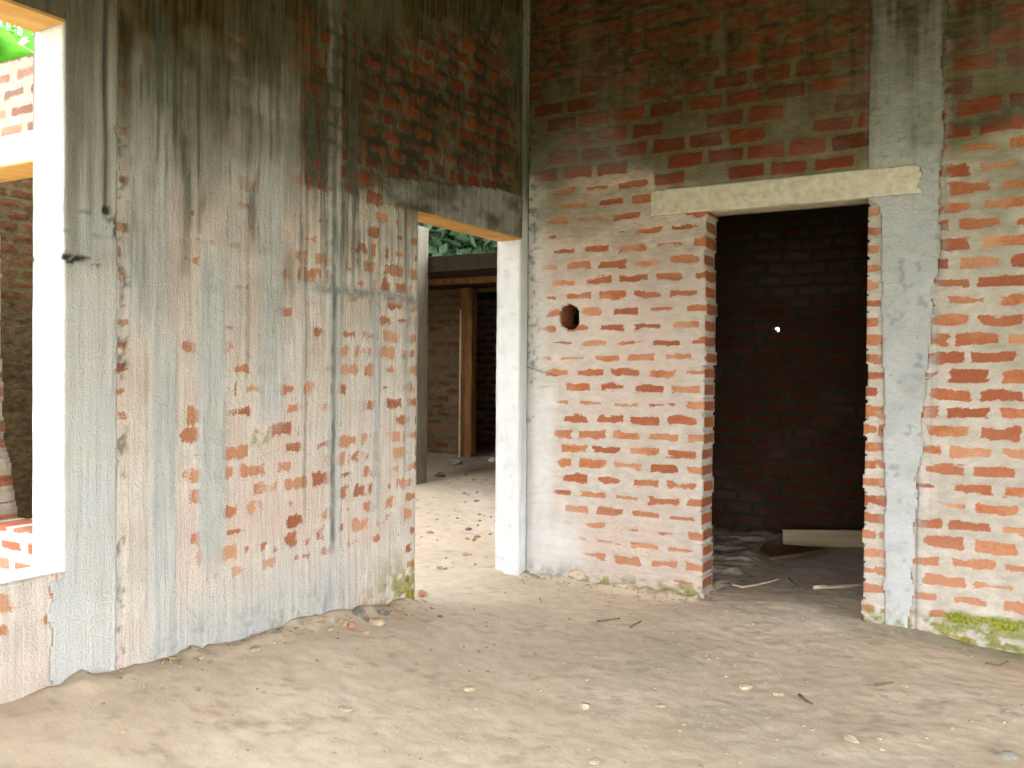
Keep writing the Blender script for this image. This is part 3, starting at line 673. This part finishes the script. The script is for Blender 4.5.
# pale board on edge against the small room's back wall
pa = onz(783, 546.5, .0); pb = onz(895, 548, .0); 
L_ = math.hypot(pb[0]-pa[0], pb[1]-pa[1]); L_ = min(L_, (2.56-pa[0])/((pb[0]-pa[0])/L_))
o = rough_box('wooden_board', (0, 0, 0), (L_, .032, .125), 'wood_pale', seg=.08, amp=.004, seed=21, bevel=.004)
o.location = (pa[0], pa[1], fh(*pa)-.006); o.rotation_euler = (0, 0, math.atan2(pb[1]-pa[1], pb[0]-pa[0]))
print('BOARD', pa, pb)
tag(o, 'pale weathered board standing on edge at the back inside the dark doorway', 'board')
# a warped plank lying in front of it
pts = [onz(u, v, .03) for u, v in ((757, 553), (765, 548), (800, 546), (828, 547), (826, 550), (800, 556), (770, 557))]
bm = bmesh.new(); vs = [bm.verts.new((p[0], p[1], fh(*p)+.012+.012*math.sin(k*1.7))) for k, p in enumerate(pts)]
f = bm.faces.new(vs); r = bmesh.ops.extrude_face_region(bm, geom=[f])
for v in r['geom']:
    if isinstance(v, bmesh.types.BMVert): v.co.z += .022
bmesh.ops.bevel(bm, geom=bm.edges[:], offset=.004, segments=2, affect='EDGES')
tag(from_bm('wooden_plank', bm, 'plank'), 'broken brown plank lying on the dirt in front of the pale board', 'plank')
tube('stick', gpath([(813, 589), (840, 588), (868, 586), (885, 585)], .012), .012, 'stick', 'straight pale stick lying at the right foot of the dark doorway', 'stick', taper=.85)
tube('twig', gpath([(731, 585), (742, 588), (756, 586), (768, 583), (779, 580)], .008), .008, 'stick', 'crooked whitish twig lying left of the pale stick in the dark doorway', 'twig')
tube('twig', gpath([(788, 579), (795, 585), (803, 589)], .006), .006, 'twig', 'short dark bent twig beside the straight pale stick', 'twig')
tube('twig', gpath([(985, 664), (1000, 666), (1008, 662)], .005), .005, 'twig', 'small dark hooked twig on the damp floor under the mossy wall foot', 'twig')
tube('twig', gpath([(876, 686), (893, 683)], .005), .005, 'twig', 'small dark twig on the open dirt left of the mossy wall foot', 'twig')
tube('twig', gpath([(597, 622), (620, 619)], .005), .005, 'twig', 'thin twig on the dirt in front of the brick pier between the doorways', 'twig')
tube('twig', gpath([(630, 628), (641, 622)], .005), .005, 'twig', 'little slanting twig right of the thin twig before the brick pier', 'twig')
tube('twig', gpath([(799, 696), (806, 702), (812, 705)], .006), .006, 'twig', 'little dark twig in the right foreground dirt', 'twig')
stone('stone', 577, 581, .055, 'stone', 'rounded pale stone at the wall foot between the two doorways', 'stone', .6, 3, .3)
stone('stone', 545, 579, .035, 'clod', 'small crumbly lump left of the rounded pale stone at the wall foot', 'stone', .6, 4)
stone('stone', 377, 624, .042, 'stone', 'pale angular stone on the rubble at the left wall foot', 'stone', .55, 5, .5)
for k, (u, v, r, m, l) in enumerate(((360, 617, .040, 'stone_grey', 'dark grey chip of mortar against the left wall just left of the pale angular stone'),
        (343, 623, .030, 'clod', 'small earthy chip farthest left in the rubble at the left wall foot'),
        (384, 614, .034, 'stone_grey', 'grey mortar lump against the left wall behind the pale angular stone'),
        (352, 626, .024, 'brick_bit', 'tiny reddish brick crumb in front of the rubble at the left wall foot'))):
    stone('mortar_chip', u, v, r, m, l, 'rubble', .6, 10+k, k*.7, 'rubble at the left wall foot')
for k, (u, v, r, m, l) in enumerate(((345, 710, .030, 'stone', 'pale pebble in the left foreground dirt'),
        (470, 690, .030, 'stone', 'pale flat pebble in the middle foreground dirt'),
        (584, 707, .032, 'stone', 'pale pebble in the foreground below the brick pier'),
        (660, 707, .022, 'clod', 'small clod right of the pale pebble below the brick pier'),
        (746, 688, .034, 'stone', 'pale flat pebble in the foreground below the dark doorway'),
        (852, 741, .036, 'stone', 'pale stone lying nearest the camera at the lower right'),
        (778, 695, .024, 'clod', 'small pebble right of the pale flat pebble below the dark doorway'),
        (595, 763, .026, 'clod', 'pebble at the bottom edge in the middle of the dirt floor'),
        (905, 686, .020, 'stone', 'tiny pale pebble right of the small twig on the open dirt'),
        (1008, 757, .034, 'stone_grey', 'grey stone in the lower right corner of the dirt floor'),
        (255, 648, .026, 'clod', 'small clod on the sandy bank beside the left wall'),
        (440, 617, .020, 'stone_grey', 'small grey pebble just outside the narrow doorway'))):
    stone('pebble', u, v, r, m, l, 'pebble', .4, 30+k, k*1.1, 'pebbles on the dirt floor')
for k, (u, v, r, m, l) in enumerate(((494, 531, .035, 'white_scrap', 'white scrap on the floor touching the white doorway column'),
        (468, 530, .030, 'stone_grey', 'dark chip on the floor inside the narrow doorway'),
        (422, 594, .040, 'brick_bit', 'broken brick end at the left foot of the narrow doorway'),
        (440, 478, .070, 'stone_grey', 'grey rubble lump on the floor of the next room beside the slim pillar'),
        (455, 466, .090, 'stone_grey', 'dark rubble lump at the far end of the next room'),
        (493, 462, .060, 'white_scrap', 'bright white scrap at the far end of the next room'))):
    stone('rubble_lump', u, v, r, m, l, 'rubble', .5, 60+k, k*.9)
# fine gravel and crumbs nobody could count
bm = bmesh.new(); rnd = random.Random(5)
def crumb(x_, y_, r):
    if any(abs(x_-q[0]) < q[2]+.03 and abs(y_-q[1]) < q[2]+.03 for q in TAKEN): return
    m = bmesh.ops.create_icosphere(bm, subdivisions=1, radius=r, matrix=Matrix.Translation((x_, y_, fh(x_, y_)+r*.2)) @ Matrix.Rotation(rnd.random()*6, 4, 'Z') @ Matrix.Diagonal((1, rnd.uniform(.5, .9), rnd.uniform(.35, .6), 1)))
    for v in m['verts']: v.co += Vector((rnd.uniform(-1, 1), rnd.uniform(-1, 1), rnd.uniform(-1, 1)))*r*.18
for k in range(420): crumb(rnd.uniform(.1, 3.4), rnd.uniform(-3.1, -.1), rnd.uniform(.004, .011))
for k in range(120): crumb(rnd.uniform(.05, X0), -abs(rnd.gauss(0, .09))-.02, rnd.uniform(.005, .016))
for k in range(120): crumb(abs(rnd.gauss(0, .08))+.02, rnd.uniform(-2.9, -1.1), rnd.uniform(.005, .016))
for k in range(220): crumb(rnd.uniform(-2.8, -.24), rnd.uniform(-1.6, 3.4), rnd.uniform(.008, .03))
o = from_bm('gravel', bm, 'clod'); tag(o, 'fine gravel and crumbs scattered over the dirt floor', 'gravel', kind='stuff')

# ================================================================== PLANTS OUTSIDE
def leaf_blade(L, W, droop, seed):
    bm = bmesh.new(); n = 14; rows_ = []
    rnd = random.Random(seed)
    for k in range(n+1):
        t = k/n; w = W*math.sin(math.pi*min(1, t*.96+.03))**.6*(1-.25*t)
        z_ = L*(.55*t-droop*t*t); x_ = L*(t-.25*t*t)
        rows_.append([bm.verts.new((x_, s*w/2, z_+.22*abs(s)*w+.01*rnd.uniform(-1, 1))) for s in (-1, -.5, 0, .5, 1)])
    for k in range(n):
        for q in range(4): bm.faces.new((rows_[k][q], rows_[k][q+1], rows_[k+1][q+1], rows_[k+1][q]))
    return bm
def banana(loc, h, n, label, seed):
    root = empty('banana_plant', loc, label, 'plant'); rnd = random.Random(seed)
    bm = bmesh.new(); bmesh.ops.create_cone(bm, cap_ends=True, segments=14, radius1=.14, radius2=.07, depth=h)
    for v in bm.verts: v.co.z += h/2
    from_bm('stem', bm, 'bark', root, True)
    for k in range(n):
        o = from_bm('leaf', leaf_blade(rnd.uniform(1.5, 2.1), rnd.uniform(.5, .7), rnd.uniform(.35, .9), seed+k), 'leaf', root, True)
        o.location = (0, 0, h-.05); o.rotation_euler = (0, -rnd.uniform(.0, .45), k*2.4+rnd.uniform(-.3, .3))
def tree(loc, h, rad, nl, mat, label, seed, ls=.16):
    root = empty('leafy_tree', loc, label, 'tree'); rnd = random.Random(seed)
    bm = bmesh.new(); bmesh.ops.create_cone(bm, cap_ends=True, segments=10, radius1=.16, radius2=.07, depth=h)
    for v in bm.verts: v.co.z += h/2; v.co.x += .1*math.sin(v.co.z)
    from_bm('trunk', bm, 'bark', root, True)
    rng = np.random.default_rng(seed)
    V = []; Fs = []
    cl = rng.normal(size=(26, 3)); cl /= np.linalg.norm(cl, axis=1)[:, None]; cl *= rad*rng.uniform(.35, .85, (26, 1))
    for k in range(nl):
        c_ = cl[rng.integers(26)]+rng.normal(size=3)*rad*.2
        d1 = rng.normal(size=3); d1 /= np.linalg.norm(d1); d2 = np.cross(d1, rng.normal(size=3)); d2 /= np.linalg.norm(d2)
        l = ls*rng.uniform(.7, 1.3); b = len(V)
        c_ = c_+np.array([0, 0, h*.95])
        nn = np.cross(d1, d2)
        V += [c_-d1*l*.5, c_+d2*l*.24+nn*l*.05, c_+d1*l*.5, c_-d2*l*.24+nn*l*.05]; Fs.append((b, b+1, b+2, b+3))
    me = bpy.data.meshes.new('crown'); me.from_pydata([tuple(v) for v in V], [], Fs); me.update()
    link('crown', me, mat, root)
p = CAM+ray(14, 60)*9.3
banana((p[0]-.2, p[1]+.1, -.16), 4.15, 13, 'bright green broad-leaved plant seen above the wall through the left window', 3)
banana((p[0]-2.6, p[1]+2.7, -.16), 4.6, 12, 'second broad-leaved green plant, half hidden behind the one over the left wall', 11)
tree((-13.2, 4.6, -.16), 5.6, 2.3, 5200, 'leaf', 'light green leafy tree behind the broad-leaved plants beyond the left window', 5, .26)
for k, (tx, ty, th, l) in enumerate(((-7.6, 9.6, 3.8, 'dark green tree over the far slab, left in the top of the narrow doorway'), (-4.1, 9.6, 3.7, 'dark green tree over the far slab, right in the top of the narrow doorway'))):
    tree((tx, ty, -.16), th, 1.55, 6500, 'leaf_dark', l, 20+k, .30)

# ================================================================== LIGHT
w = bpy.data.worlds.new('sky'); S.world = w; w.use_nodes = True
bg = w.node_tree.nodes['Background']; bg.inputs[0].default_value = (.93, .97, 1.0, 1); bg.inputs[1].default_value = 2.2
vs_ = S.view_settings; vs_.view_transform = 'Standard'; vs_.look = 'None'; vs_.gamma = 1; vs_.use_curve_mapping = False
vs_.exposure = 2.5
